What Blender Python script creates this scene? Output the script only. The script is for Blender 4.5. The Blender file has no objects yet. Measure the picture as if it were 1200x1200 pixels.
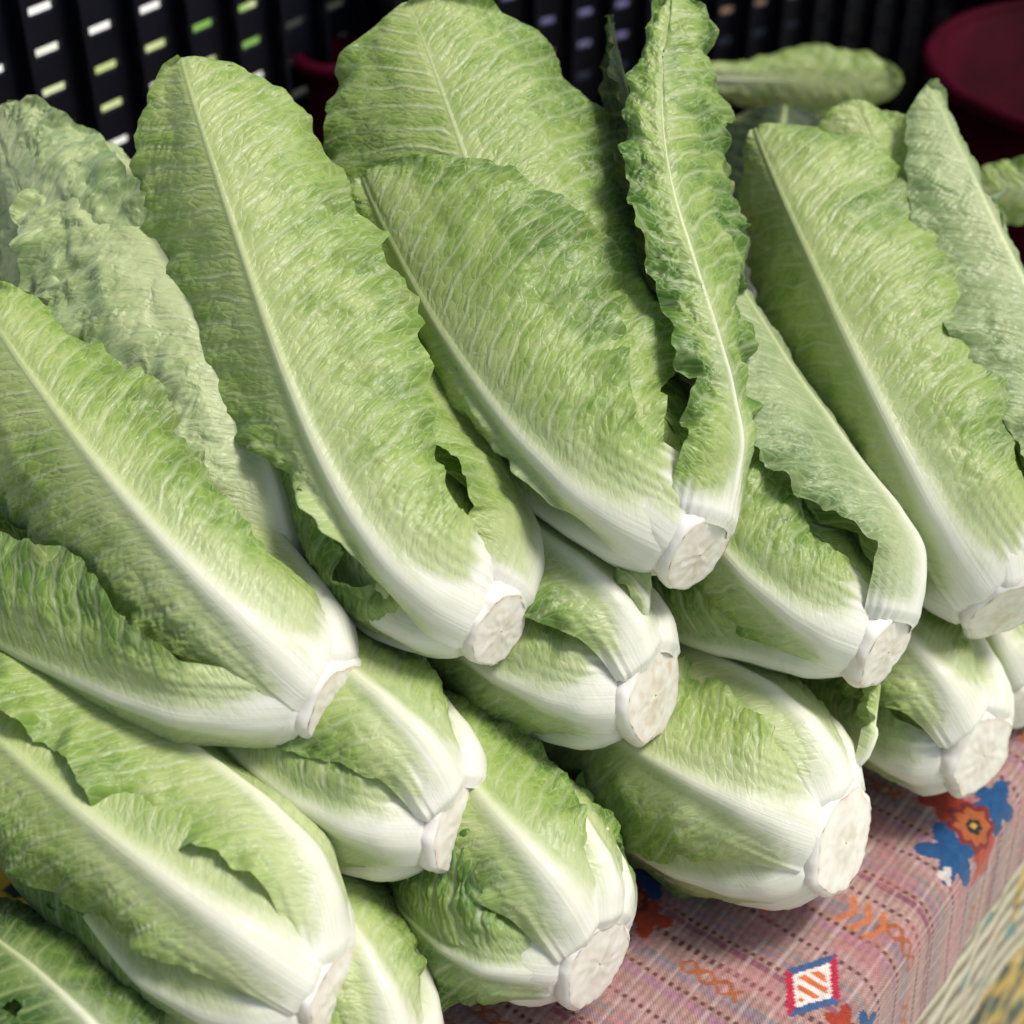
import bpy, math, random
import numpy as np
from mathutils import Vector, Matrix, Euler

random.seed(4)
C = bpy.context.scene.collection
sc = bpy.context.scene

# ------------------------------------------------------------------ camera, sky, sun, exposure
CAM_H, PITCH, FPX = 0.70, math.radians(38), 2000.0      # metres above the table top, downward pitch, focal length
cam_d = bpy.data.cameras.new('camera')
cam = bpy.data.objects.new('camera', cam_d)
C.objects.link(cam)
cam.location = (0, 0, CAM_H)
cam.rotation_euler = (math.pi/2 - PITCH, 0, 0)
cam_d.sensor_width = 36
cam_d.lens = FPX/1200*36
cam_d.clip_start, cam_d.clip_end = 0.02, 400
cam_d.dof.use_dof = True
cam_d.dof.focus_distance = 0.80
cam_d.dof.aperture_fstop = 5.6
sc.camera = cam

SUN = Vector((0.46, 0.02, 0.88)).normalized()
sun_d = bpy.data.lights.new('sun', 'SUN')
sun = bpy.data.objects.new('sun', sun_d)
C.objects.link(sun)
sun_d.energy = 1.5
sun_d.angle = math.radians(17)
sun_d.color = (1.0, 0.965, 0.915)
sun.rotation_euler = SUN.to_track_quat('Z', 'Y').to_euler()

w = bpy.data.worlds.new('World')
sc.world = w
w.use_nodes = True
nt = w.node_tree
bg = nt.nodes['Background']
sky = nt.nodes.new('ShaderNodeTexSky')
sky.sky_type = 'NISHITA'
sky.sun_disc = False
sky.sun_elevation = math.asin(SUN.z)
sky.sun_rotation = math.atan2(SUN.x, SUN.y)
sky.dust_density = 4.0
sky.air_density = 1.0
nt.links.new(sky.outputs[0], bg.inputs[0])
bg.inputs[1].default_value = 0.052
sc.view_settings.view_transform = 'Standard'
sc.view_settings.look = 'None'
sc.view_settings.exposure = 1.08
sc.view_settings.gamma = 1.0

# ------------------------------------------------------------------ helpers
def at(px, py, d):
    """point of the place that stands d metres in front of the photographer, in the direction of photo pixel px, py"""
    yy, xx = (600-py)/FPX, (px-600)/FPX
    c, s = math.cos(PITCH), math.sin(PITCH)
    return np.array([d*xx, d*(c+yy*s), CAM_H+d*(-s+yy*c)])

def on_plane(px, py, z=0.0):
    yy = (600-py)/FPX
    return at(px, py, (CAM_H-z)/(math.sin(PITCH)-yy*math.cos(PITCH)))

def tag(o, label, cat, group=None, kind=None):
    o['label'] = label
    o['category'] = cat
    if group: o['group'] = group
    if kind: o['kind'] = kind
    return o

def empty(name, loc, label, cat, group=None):
    o = bpy.data.objects.new(name, None)
    o.empty_display_size = 0.02
    o.location = tuple(loc)
    C.objects.link(o)
    return tag(o, label, cat, group)

def sstep(a, b, x):
    t = np.clip((x-a)/(b-a), 0, 1)
    return t*t*(3-2*t)

_rng = np.random.RandomState(11)
_perm = _rng.permutation(512)
_perm = np.concatenate([_perm, _perm, _perm])
_ang = _rng.rand(512)*2*np.pi
_gx, _gy = np.cos(_ang), np.sin(_ang)

def pnoise(x, y, seed=0):
    """gradient noise, about -1..1"""
    x = np.asarray(x, float) + seed*17.31
    y = np.asarray(y, float) + seed*5.77
    xi, yi = np.floor(x).astype(int), np.floor(y).astype(int)
    xf, yf = x-xi, y-yi
    u, v = xf*xf*xf*(xf*(xf*6-15)+10), yf*yf*yf*(yf*(yf*6-15)+10)
    def g(ix, iy, dx, dy):
        h = _perm[_perm[(ix+seed*7) & 511] + (iy & 511)]
        return _gx[h]*dx + _gy[h]*dy
    a, b = g(xi, yi, xf, yf), g(xi+1, yi, xf-1, yf)
    c, d = g(xi, yi+1, xf, yf-1), g(xi+1, yi+1, xf-1, yf-1)
    return 1.5*((a*(1-u)+b*u)*(1-v)+(c*(1-u)+d*u)*v)

def fbm(x, y, seed=0, o=3):
    r, a, f = 0, 1.0, 1.0
    for k in range(o):
        r = r + a*pnoise(x*f, y*f, seed+k*3)
        a *= .5; f *= 2.03
    return r

def np_mesh(name, verts, quads, mat=None, parent=None, attrs=None, normals=None, smooth=True, loc=None):
    me = bpy.data.meshes.new(name)
    verts = np.asarray(verts, np.float32); quads = np.asarray(quads, np.int32)
    n, m, k = len(verts), len(quads), quads.shape[1]
    me.vertices.add(n); me.vertices.foreach_set('co', verts.ravel())
    me.loops.add(m*k); me.loops.foreach_set('vertex_index', quads.ravel())
    me.polygons.add(m)
    me.polygons.foreach_set('loop_start', np.arange(0, m*k, k, dtype=np.int32))
    me.polygons.foreach_set('loop_total', np.full(m, k, np.int32))
    me.polygons.foreach_set('use_smooth', np.full(m, smooth, bool))
    me.update(calc_edges=True)
    for an, av in (attrs or {}).items():
        a = me.attributes.new(an, 'FLOAT_VECTOR', 'POINT')
        a.data.foreach_set('vector', np.asarray(av, np.float32).ravel())
    if normals is not None:
        me.normals_split_custom_set_from_vertices(np.asarray(normals, np.float32).tolist())
    o = bpy.data.objects.new(name, me)
    if mat: me.materials.append(mat)
    C.objects.link(o)
    if parent: o.parent = parent
    if loc is not None: o.location = tuple(loc)
    return o

def boxes_mesh(name, boxes, mat, parent=None, frame=None, bevel=0.0):
    """boxes = list of (centre, size) in a local frame (3x3 columns, origin); one mesh"""
    vs, qs = [], []
    for c, s in boxes:
        b = len(vs)
        for dx in (-.5, .5):
            for dy in (-.5, .5):
                for dz in (-.5, .5):
                    vs.append((c[0]+dx*s[0], c[1]+dy*s[1], c[2]+dz*s[2]))
        qs += [[b+i for i in f] for f in ((0,1,3,2),(4,6,7,5),(0,4,5,1),(2,3,7,6),(0,2,6,4),(1,5,7,3))]
    vs = np.array(vs)
    if frame is not None: vs = vs @ frame[0].T + frame[1]
    o = np_mesh(name, vs, qs, mat, parent, smooth=False)
    if bevel:
        m = o.modifiers.new('bevel', 'BEVEL'); m.width = bevel; m.segments = 2
    return o

def mat_new(name):
    m = bpy.data.materials.new(name)
    m.use_nodes = True
    n = m.node_tree
    return m, n, n.nodes, n.links, n.nodes['Principled BSDF']

def ramp(nodes, stops):
    r = nodes.new('ShaderNodeValToRGB')
    e = r.color_ramp.elements
    e[0].position, e[0].color = stops[0][0], (*stops[0][1], 1)
    e[1].position, e[1].color = stops[1][0], (*stops[1][1], 1)
    for p, c in stops[2:]:
        q = e.new(p); q.color = (*c, 1)
    return r

def math_n(nodes, links, op, a, b=None, clamp=False):
    n = nodes.new('ShaderNodeMath'); n.operation = op; n.use_clamp = clamp
    for i, x in enumerate((a, b)):
        if x is None: continue
        if isinstance(x, (int, float)): n.inputs[i].default_value = x
        else: links.new(x, n.inputs[i])
    return n.outputs[0]

def mix_c(nodes, links, f, a, b, mode='MIX'):
    n = nodes.new('ShaderNodeMix'); n.data_type = 'RGBA'; n.blend_type = mode
    for i, x in ((0, f), (6, a), (7, b)):
        if isinstance(x, (int, float)): n.inputs[i].default_value = x
        elif isinstance(x, tuple): n.inputs[i].default_value = (*x, 1)
        else: links.new(x, n.inputs[i])
    return n.outputs[2]

# ------------------------------------------------------------------ materials
def leaf_material(name, c_pale, c_mid, c_deep, glaucous=0.0, c_vein=(0.64, .71, .40)):
    m, n, N, L, P = mat_new(name)
    a1 = N.new('ShaderNodeAttribute'); a1.attribute_name = 'a1'      # white, along, edge
    a2 = N.new('ShaderNodeAttribute'); a2.attribute_name = 'a2'      # metres across, metres along, seed
    a3 = N.new('ShaderNodeAttribute'); a3.attribute_name = 'a3'      # vein, tone, rib
    s1 = N.new('ShaderNodeSeparateXYZ'); L.new(a1.outputs['Vector'], s1.inputs[0])
    s3 = N.new('ShaderNodeSeparateXYZ'); L.new(a3.outputs['Vector'], s3.inputs[0])
    white, along, edge = s1.outputs
    qv, tone, vfade = s3.outputs
    vl = math_n(N, L, 'ABSOLUTE', math_n(N, L, 'SUBTRACT', math_n(N, L, 'FRACT', math_n(N, L, 'ADD', qv, .5)), .5))   # 0 on a side vein, .5 between
    vein = math_n(N, L, 'SUBTRACT', 1.0, math_n(N, L, 'MULTIPLY', vl, 6.0, True))
    vein = math_n(N, L, 'MULTIPLY', vein, vfade)
    def noise(scale, detail=4, rough=.55, dist=0.0):
        t = N.new('ShaderNodeTexNoise'); t.inputs['Scale'].default_value = scale
        t.inputs['Detail'].default_value = detail; t.inputs['Roughness'].default_value = rough
        t.inputs['Distortion'].default_value = dist
        L.new(a2.outputs['Vector'], t.inputs['Vector']); return t.outputs['Fac']
    n1, n2, n3 = noise(38, 4, .6, .6), noise(150, 3, .6), noise(620, 3)
    s2 = N.new('ShaderNodeSeparateXYZ'); L.new(a2.outputs['Vector'], s2.inputs[0])
    ax = math_n(N, L, 'ABSOLUTE', s2.outputs[0])
    sq = math_n(N, L, 'MULTIPLY', math_n(N, L, 'MULTIPLY', ax, ax), 2.6)
    qq = math_n(N, L, 'ADD', math_n(N, L, 'SUBTRACT', s2.outputs[1], math_n(N, L, 'MULTIPLY', ax, .74)), sq)
    def creases(spacing, wob, ws, ph):
        wn_ = noise(ws, 2, .5)
        q = math_n(N, L, 'MULTIPLY', qq, math.pi/spacing)
        q = math_n(N, L, 'ADD', q, math_n(N, L, 'MULTIPLY', wn_, wob))
        q = math_n(N, L, 'ADD', q, math_n(N, L, 'MULTIPLY', math_n(N, L, 'SIGN', s2.outputs[0]), ph))
        c = math_n(N, L, 'ABSOLUTE', math_n(N, L, 'SINE', q))
        return math_n(N, L, 'POWER', c, .45)
    cA, cB = creases(.0072, 6.5, 30, 1.1), creases(.0032, 6.0, 70, .4)
    crease = math_n(N, L, 'ADD', math_n(N, L, 'MULTIPLY', cA, .75), math_n(N, L, 'MULTIPLY', cB, .25))
    bn = noise(17, 2, .5)
    cm = math_n(N, L, 'MULTIPLY_ADD', bn, 2.6, True); N[-1].inputs[2].default_value = -.75
    crease = math_n(N, L, 'ADD', math_n(N, L, 'MULTIPLY', math_n(N, L, 'SUBTRACT', crease, .85), cm), .85)
    vc = N.new('ShaderNodeCombineXYZ')
    wx = noise(55, 2, .5)
    L.new(ax, vc.inputs[0])
    L.new(math_n(N, L, 'ADD', math_n(N, L, 'MULTIPLY', qq, 1.7), math_n(N, L, 'MULTIPLY', wx, .010)), vc.inputs[1])
    L.new(math_n(N, L, 'ADD', s2.outputs[2], math_n(N, L, 'SIGN', s2.outputs[0])), vc.inputs[2])
    vo = N.new('ShaderNodeTexVoronoi'); vo.feature = 'DISTANCE_TO_EDGE'; vo.inputs['Scale'].default_value = 145
    L.new(vc.outputs[0], vo.inputs['Vector'])
    blis = math_n(N, L, 'POWER', math_n(N, L, 'MULTIPLY', vo.outputs['Distance'], 2.6, True), .55)
    net = math_n(N, L, 'SUBTRACT', 1.0, math_n(N, L, 'MULTIPLY', vo.outputs['Distance'], 11.0, True))
    fv = N.new('ShaderNodeCombineXYZ')
    L.new(math_n(N, L, 'MULTIPLY', s2.outputs[0], 900.0), fv.inputs[0])
    L.new(math_n(N, L, 'MULTIPLY', s2.outputs[1], 16.0), fv.inputs[1])
    L.new(s2.outputs[2], fv.inputs[2])
    ft = N.new('ShaderNodeTexNoise'); ft.inputs['Scale'].default_value = 1.0; ft.inputs['Detail'].default_value = 3
    L.new(fv.outputs[0], ft.inputs['Vector'])
    fibre = ft.outputs['Fac']
    # greenness 0..1 : tone + mottling + edges
    g = math_n(N, L, 'MULTIPLY_ADD', n1, 1.9); N[-1].inputs[2].default_value = -.95
    g = math_n(N, L, 'ADD', g, math_n(N, L, 'ADD', tone, .06))
    g2 = math_n(N, L, 'MULTIPLY_ADD', n2, .5); N[-1].inputs[2].default_value = -.25
    g = math_n(N, L, 'ADD', g, g2)
    e2 = math_n(N, L, 'MULTIPLY', edge, .22)
    g = math_n(N, L, 'ADD', g, e2, True)
    cr = ramp(N, [(0.0, c_pale), (1.0, c_deep), (.5, c_mid)])
    L.new(g, cr.inputs[0])
    col = cr.outputs[0]
    vm = math_n(N, L, 'MAXIMUM', math_n(N, L, 'MULTIPLY', vein, .9), math_n(N, L, 'MULTIPLY', net, .30))
    cd = math_n(N, L, 'MULTIPLY_ADD', crease, -.55); N[-1].inputs[2].default_value = .47
    col = mix_c(N, L, math_n(N, L, 'MAXIMUM', cd, 0.0), col, c_deep)
    col = mix_c(N, L, vm, col, c_vein)
    # rib: white at the base, yellow green towards the tip
    rr = ramp(N, [(0.0, (.84, .83, .76)), (1.0, (.40, .48, .19)), (.32, (.78, .79, .60)), (.62, (.58, .64, .32))])
    L.new(along, rr.inputs[0])
    wn = math_n(N, L, 'MULTIPLY_ADD', n2, .5); N[-1].inputs[2].default_value = -.25
    wq = math_n(N, L, 'SUBTRACT', 1.0, white)
    wq = math_n(N, L, 'MULTIPLY', wq, white)
    wq = math_n(N, L, 'MULTIPLY', wq, wn)
    wq = math_n(N, L, 'MULTIPLY', wq, 3.0)
    wf = math_n(N, L, 'ADD', white, wq, True)
    fq = math_n(N, L, 'MULTIPLY_ADD', fibre, 1.6); N[-1].inputs[2].default_value = -.72
    ribc = mix_c(N, L, math_n(N, L, 'MULTIPLY', fq, .75, True), rr.outputs[0], (.60, .64, .36))
    col = mix_c(N, L, wf, col, ribc)
    # faint brownish specks of handling on the pale parts
    sp = noise(900, 2)
    spf = math_n(N, L, 'GREATER_THAN', sp, .735)
    spf = math_n(N, L, 'MULTIPLY', spf, .25)
    col = mix_c(N, L, spf, col, (.50, .40, .22))
    tipn = math_n(N, L, 'MULTIPLY', math_n(N, L, 'MULTIPLY', math_n(N, L, 'SUBTRACT', n1, .5), 5.0, True), math_n(N, L, 'MULTIPLY', edge, math_n(N, L, 'MULTIPLY', along, .75)))
    col = mix_c(N, L, tipn, col, tuple(.5*a+.5*b for a, b in zip(c_pale, (.48, .42, .14))))
    rs_ = math_n(N, L, 'MULTIPLY', math_n(N, L, 'MULTIPLY', math_n(N, L, 'SUBTRACT', n2, .62), 6.0, True), wf)
    col = mix_c(N, L, math_n(N, L, 'MULTIPLY', rs_, .30), col, (.60, .47, .27))
    L.new(col, P.inputs['Base Color'])
    rv = math_n(N, L, 'MULTIPLY_ADD', n3, .3); N[-1].inputs[2].default_value = .25
    L.new(rv, P.inputs['Roughness'])
    P.inputs['Specular IOR Level'].default_value = .42
    P.inputs['Sheen Weight'].default_value = .10 + glaucous
    P.inputs['Sheen Roughness'].default_value = .5
    P.inputs['Sheen Tint'].default_value = (.80, .93, .95, 1)
    # fine relief
    bw = N.new('ShaderNodeBump'); bw.inputs['Strength'].default_value = .46; bw.inputs['Distance'].default_value = .0012
    inv = math_n(N, L, 'SUBTRACT', 1.0, wf)
    inv = math_n(N, L, 'MULTIPLY_ADD', inv, .85); N[-1].inputs[2].default_value = .12
    h = math_n(N, L, 'MULTIPLY_ADD', n3, .30); N[-1].inputs[2].default_value = 0
    h = math_n(N, L, 'ADD', h, n2)
    vq = math_n(N, L, 'ADD', math_n(N, L, 'MULTIPLY', crease, .62), math_n(N, L, 'MULTIPLY', blis, .62))
    h = math_n(N, L, 'ADD', h, vq)
    h = math_n(N, L, 'ADD', h, math_n(N, L, 'MULTIPLY', vein, 1.5))
    h = math_n(N, L, 'MULTIPLY', h, inv)
    fb = math_n(N, L, 'MULTIPLY', fibre, wf)
    fb = math_n(N, L, 'MULTIPLY', fb, .45)
    h = math_n(N, L, 'ADD', h, fb)
    L.new(h, bw.inputs['Height']); L.new(bw.outputs[0], P.inputs['Normal'])
    # light through the blade
    tr = N.new('ShaderNodeBsdfTranslucent')
    tc = mix_c(N, L, .5, col, (.42, .62, .06), 'MULTIPLY')
    L.new(col, tr.inputs['Color'])
    mx = N.new('ShaderNodeMixShader')
    tf = math_n(N, L, 'MULTIPLY_ADD', wf, -.18); N[-1].inputs[2].default_value = .30
    L.new(tf, mx.inputs[0]); L.new(P.outputs[0], mx.inputs[1]); L.new(tr.outputs[0], mx.inputs[2])
    L.new(mx.outputs[0], N['Material Output'].inputs[0])
    return m

M = {}
M['leaf'] = leaf_material('romaine_leaf', (.485, .585, .20), (.305, .445, .09), (.095, .215, .024))
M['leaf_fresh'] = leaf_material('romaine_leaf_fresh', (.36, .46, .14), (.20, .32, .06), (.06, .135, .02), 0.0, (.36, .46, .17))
M['leaf_blue'] = leaf_material('romaine_leaf_waxy', (.48, .56, .26), (.34, .45, .18), (.14, .25, .065), .25)
M['leaf_pale'] = leaf_material('romaine_leaf_lifted', (.60, .67, .34), (.46, .56, .24), (.21, .33, .11), .25)  # leaf colours lightened to make up for the neighbouring head's shadow
M['leaf_dark'] = leaf_material('shade_dark_leaf', (.06, .10, .02), (.03, .06, .012), (.012, .028, .006), 0.0, (.12, .17, .05))  # shadow behind the heap put into near-black leaf colours

def cut_material():
    m, n, N, L, P = mat_new('cut_stem')
    tcn = N.new('ShaderNodeTexCoord')
    t = N.new('ShaderNodeTexNoise'); t.inputs['Scale'].default_value = 90; t.inputs['Detail'].default_value = 5
    L.new(tcn.outputs['Object'], t.inputs['Vector'])
    r = ramp(N, [(.22, (.62, .53, .40)), (.58, (.84, .82, .75))]); L.new(t.outputs['Fac'], r.inputs[0])
    a = N.new('ShaderNodeAttribute'); a.attribute_name = 'a1'
    s = N.new('ShaderNodeSeparateXYZ'); L.new(a.outputs['Vector'], s.inputs[0])
    rr = ramp(N, [(0.0, (.62, .60, .46)), (1.0, (.66, .52, .38)), (.34, (.58, .53, .44)), (.46, (.74, .71, .64)), (.86, (.76, .73, .67))])
    L.new(s.outputs[0], rr.inputs[0])
    c = mix_c(N, L, .5, r.outputs[0], rr.outputs[0])
    oi = N.new('ShaderNodeObjectInfo')
    t2 = N.new('ShaderNodeTexNoise'); t2.inputs['Scale'].default_value = 70; t2.inputs['Detail'].default_value = 3; t2.inputs['Distortion'].default_value = 1.0
    L.new(tcn.outputs['Object'], t2.inputs['Vector'])
    br = math_n(N, L, 'MULTIPLY', math_n(N, L, 'SUBTRACT', t2.outputs['Fac'], .48), 5.0, True)
    br = math_n(N, L, 'MULTIPLY', br, math_n(N, L, 'MULTIPLY', oi.outputs['Random'], .65))
    c = mix_c(N, L, br, c, (.52, .38, .22))
    L.new(c, P.inputs['Base Color'])
    P.inputs['Roughness'].default_value = .5
    P.inputs['Subsurface Weight'].default_value = .25
    P.inputs['Subsurface Radius'].default_value = (.006, .005, .003)
    P.inputs['Subsurface Scale'].default_value = 1.0
    b = N.new('ShaderNodeBump'); b.inputs['Strength'].default_value = .4; b.inputs['Distance'].default_value = .001
    L.new(t.outputs['Fac'], b.inputs['Height']); L.new(b.outputs[0], P.inputs['Normal'])
    return m
M['cut'] = cut_material()

def plain(name, col, rough=.5, spec=.5, nscale=40, var=.25, bump=.0, metal=0.0):
    m, n, N, L, P = mat_new(name)
    tcn = N.new('ShaderNodeTexCoord')
    t = N.new('ShaderNodeTexNoise'); t.inputs['Scale'].default_value = nscale; t.inputs['Detail'].default_value = 5
    L.new(tcn.outputs['Object'], t.inputs['Vector'])
    lo = tuple(c*(1-var) for c in col); hi = tuple(min(1, c*(1+var)) for c in col)
    r = ramp(N, [(.3, lo), (.7, hi)]); L.new(t.outputs['Fac'], r.inputs[0])
    L.new(r.outputs[0], P.inputs['Base Color'])
    P.inputs['Roughness'].default_value = rough
    P.inputs['Specular IOR Level'].default_value = spec
    P.inputs['Metallic'].default_value = metal
    if bump:
        b = N.new('ShaderNodeBump'); b.inputs['Strength'].default_value = bump; b.inputs['Distance'].default_value = .002
        L.new(t.outputs['Fac'], b.inputs['Height']); L.new(b.outputs[0], P.inputs['Normal'])
    return m
M['navy'] = plain('navy_plastic', (.003, .0035, .010), .5, .25, 60, .3, .1)
M['red'] = plain('red_plastic', (.035, .0005, .006), .7, .05, 25, .3)
M['violet'] = plain('violet_plastic', (.085, .075, .15), .35, .5, 40, .2)
M['wood'] = plain('table_wood', (.16, .10, .055), .6, .3, 12, .3, .3)
M['stalk'] = plain('pale_stalk', (.22, .26, .13), .5, .4, 80, .3)

# ------------------------------------------------------------------ ground, table
EDGE0 = on_plane(1100, 1013)                 # a point of the table's front edge
E1 = np.array([.6088, .7933, 0.0])           # along the front edge, to the right and away
E2 = np.array([-.7933, .6088, 0.0])          # into the table
UP = np.array([0, 0, 1.0])
TF = (np.stack([E1, E2, UP], 1), EDGE0)      # table frame

def ground():
    m, n, N, L, P = mat_new('market_ground')
    tcn = N.new('ShaderNodeTexCoord')
    t = N.new('ShaderNodeTexNoise'); t.inputs['Scale'].default_value = 3.2; t.inputs['Detail'].default_value = 4
    L.new(tcn.outputs['Object'], t.inputs['Vector'])
    r = ramp(N, [(.36, (.16, .34, .05)), (.44, (.50, .55, .22)), (.50, (.72, .73, .66)), (.8, (.82, .82, .80))])
    L.new(t.outputs['Fac'], r.inputs[0]); L.new(r.outputs[0], P.inputs['Base Color'])
    P.inputs['Roughness'].default_value = .9
    k = 60
    g = np.linspace(-150, 150, k)
    gx, gy = np.meshgrid(g, g)
    v = np.stack([gx.ravel(), gy.ravel(), np.full(k*k, -.78)], 1)
    i = np.arange(k*k).reshape(k, k)
    q = np.stack([i[:-1, :-1], i[:-1, 1:], i[1:, 1:], i[1:, :-1]], -1).reshape(-1, 4)
    o = np_mesh('ground', v, q, m)
    o['kind'] = 'structure'
ground()

tb = empty('market_table', EDGE0-UP*.78, 'wooden market table carrying the lettuces under patterned cloths', 'table')
tb_off = -(EDGE0-UP*.78)
def tbox(name, c, s, mat):
    fr = (TF[0], np.array([0, 0, .78]))
    return boxes_mesh(name, [(c, s)], mat, tb, fr, .003)
for k in range(5):
    tbox('plank', (-.05, .012+.075+k*.152, -.024), (2.3, .149, .028), M['wood'])
tbox('apron', (-.05, .03, -.085), (2.1, .022, .09), M['wood'])
for lx in (-1.05, .95):
    for ly in (.06, .70):
        tbox('leg', (lx, ly, -.41), (.05, .05, .736), M['wood'])

# ------------------------------------------------------------------ cloths
def cloth_grid(name, a0, a1, prof, step, mat, label, cat='cloth', colour=None, wave=.0, seed=0):
    """prof = polyline of (b, z) across the edge; b runs outward from the edge. Sheet with a little thickness."""
    prof = np.array(prof, float)
    seg = np.r_[0, np.cumsum(np.hypot(*np.diff(prof, axis=0).T))]
    nb = int(seg[-1]/step)+1
    t = np.linspace(0, seg[-1], nb)
    pb, pz = np.interp(t, seg, prof[:, 0]), np.interp(t, seg, prof[:, 1])
    k = np.ones(9)/9
    pb[4:-4] = np.convolve(pb, k, 'valid'); pz[4:-4] = np.convolve(pz, k, 'valid')
    na = int((a1-a0)/step)+1
    a = np.linspace(a0, a1, na)
    A_, T_ = np.meshgrid(a, t, indexing='ij')
    B_, Z_ = np.meshgrid(a, pb, indexing='ij')[1], np.meshgrid(a, pz, indexing='ij')[1]
    hang = sstep(0.0, .10, -Z_)
    out = wave*hang*(pnoise(A_*14, T_*3, seed)+.6*pnoise(A_*33, T_*5, seed+3))
    Z_ = Z_ + .0012*fbm(A_*22, T_*22, seed+5, 3)*(1-hang)
    B_ = B_ + out
    V = EDGE0 + A_[..., None]*E1 - B_[..., None]*E2 + Z_[..., None]*UP
    V[..., 2] += .0016*fbm(A_*60, T_*60, seed+8, 2)*0.5
    i = np.arange(na*nb).reshape(na, nb)
    q = np.stack([i[:-1, :-1], i[1:, :-1], i[1:, 1:], i[:-1, 1:]], -1).reshape(-1, 4)
    base = EDGE0 + UP*0
    at_ = {'a2': np.stack([A_.ravel(), T_.ravel(), np.full(A_.size, seed)], 1)}
    if colour is not None:
        at_['col'] = colour(A_, T_ - seg[np.argmin(np.abs(prof[:, 0]) + np.abs(prof[:, 1]))]).reshape(-1, 3)
    o = np_mesh(name, (V-base).reshape(-1, 3), q, mat, None, at_, loc=base)
    sm = o.modifiers.new('thickness', 'SOLIDIFY'); sm.thickness = .0007; sm.offset = -1
    tag(o, label, cat)
    return o

def cloth_mat(name, col_attr=True, rough=.85):
    m, n, N, L, P = mat_new(name)
    a2 = N.new('ShaderNodeAttribute'); a2.attribute_name = 'a2'
    c = N.new('ShaderNodeAttribute'); c.attribute_name = 'col'
    s = N.new('ShaderNodeSeparateXYZ'); L.new(a2.outputs['Vector'], s.inputs[0])
    u = math_n(N, L, 'SINE', math_n(N, L, 'MULTIPLY', s.outputs[0], 3600.0))
    v = math_n(N, L, 'SINE', math_n(N, L, 'MULTIPLY', s.outputs[1], 3600.0))
    h = math_n(N, L, 'MULTIPLY', u, v)
    t = N.new('ShaderNodeTexNoise'); t.inputs['Scale'].default_value = 260; t.inputs['Detail'].default_value = 4
    L.new(a2.outputs['Vector'], t.inputs['Vector'])
    f = math_n(N, L, 'MULTIPLY_ADD', t.outputs['Fac'], .9); N[-1].inputs[2].default_value = .55
    mul = N.new('ShaderNodeVectorMath'); mul.operation = 'SCALE'
    L.new(c.outputs['Vector'], mul.inputs[0]); L.new(f, mul.inputs['Scale'])
    L.new(mul.outputs[0], P.inputs['Base Color'])
    P.inputs['Roughness'].default_value = rough
    P.inputs['Specular IOR Level'].default_value = .15
    P.inputs['Sheen Weight'].default_value = .15
    b = N.new('ShaderNodeBump'); b.inputs['Strength'].default_value = .5; b.inputs['Distance'].default_value = .0006
    hh = math_n(N, L, 'ADD', math_n(N, L, 'MULTIPLY', h, .4), t.outputs['Fac'])
    L.new(hh, b.inputs['Height']); L.new(b.outputs[0], P.inputs['Normal'])
    return m
M['cloth'] = cloth_mat('woven_print')

def ab(px, py):
    p = on_plane(px, py)-EDGE0
    return float(p@E1), float(-(p@E2))
def put(col, mask, c, k=1.0):
    mask = (mask*k)[..., None]
    return col*(1-mask)+np.array(c)*mask
def star(A_, T_, a, b, r, n=4, rot=0, inner=.5):
    x, y = A_-a, T_-b
    th = np.arctan2(y, x)+rot
    rad = np.hypot(x, y)
    lim = r*(inner+(1-inner)*np.abs(np.cos(th*n/2))**1.5)
    return (rad < lim).astype(float)

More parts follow.
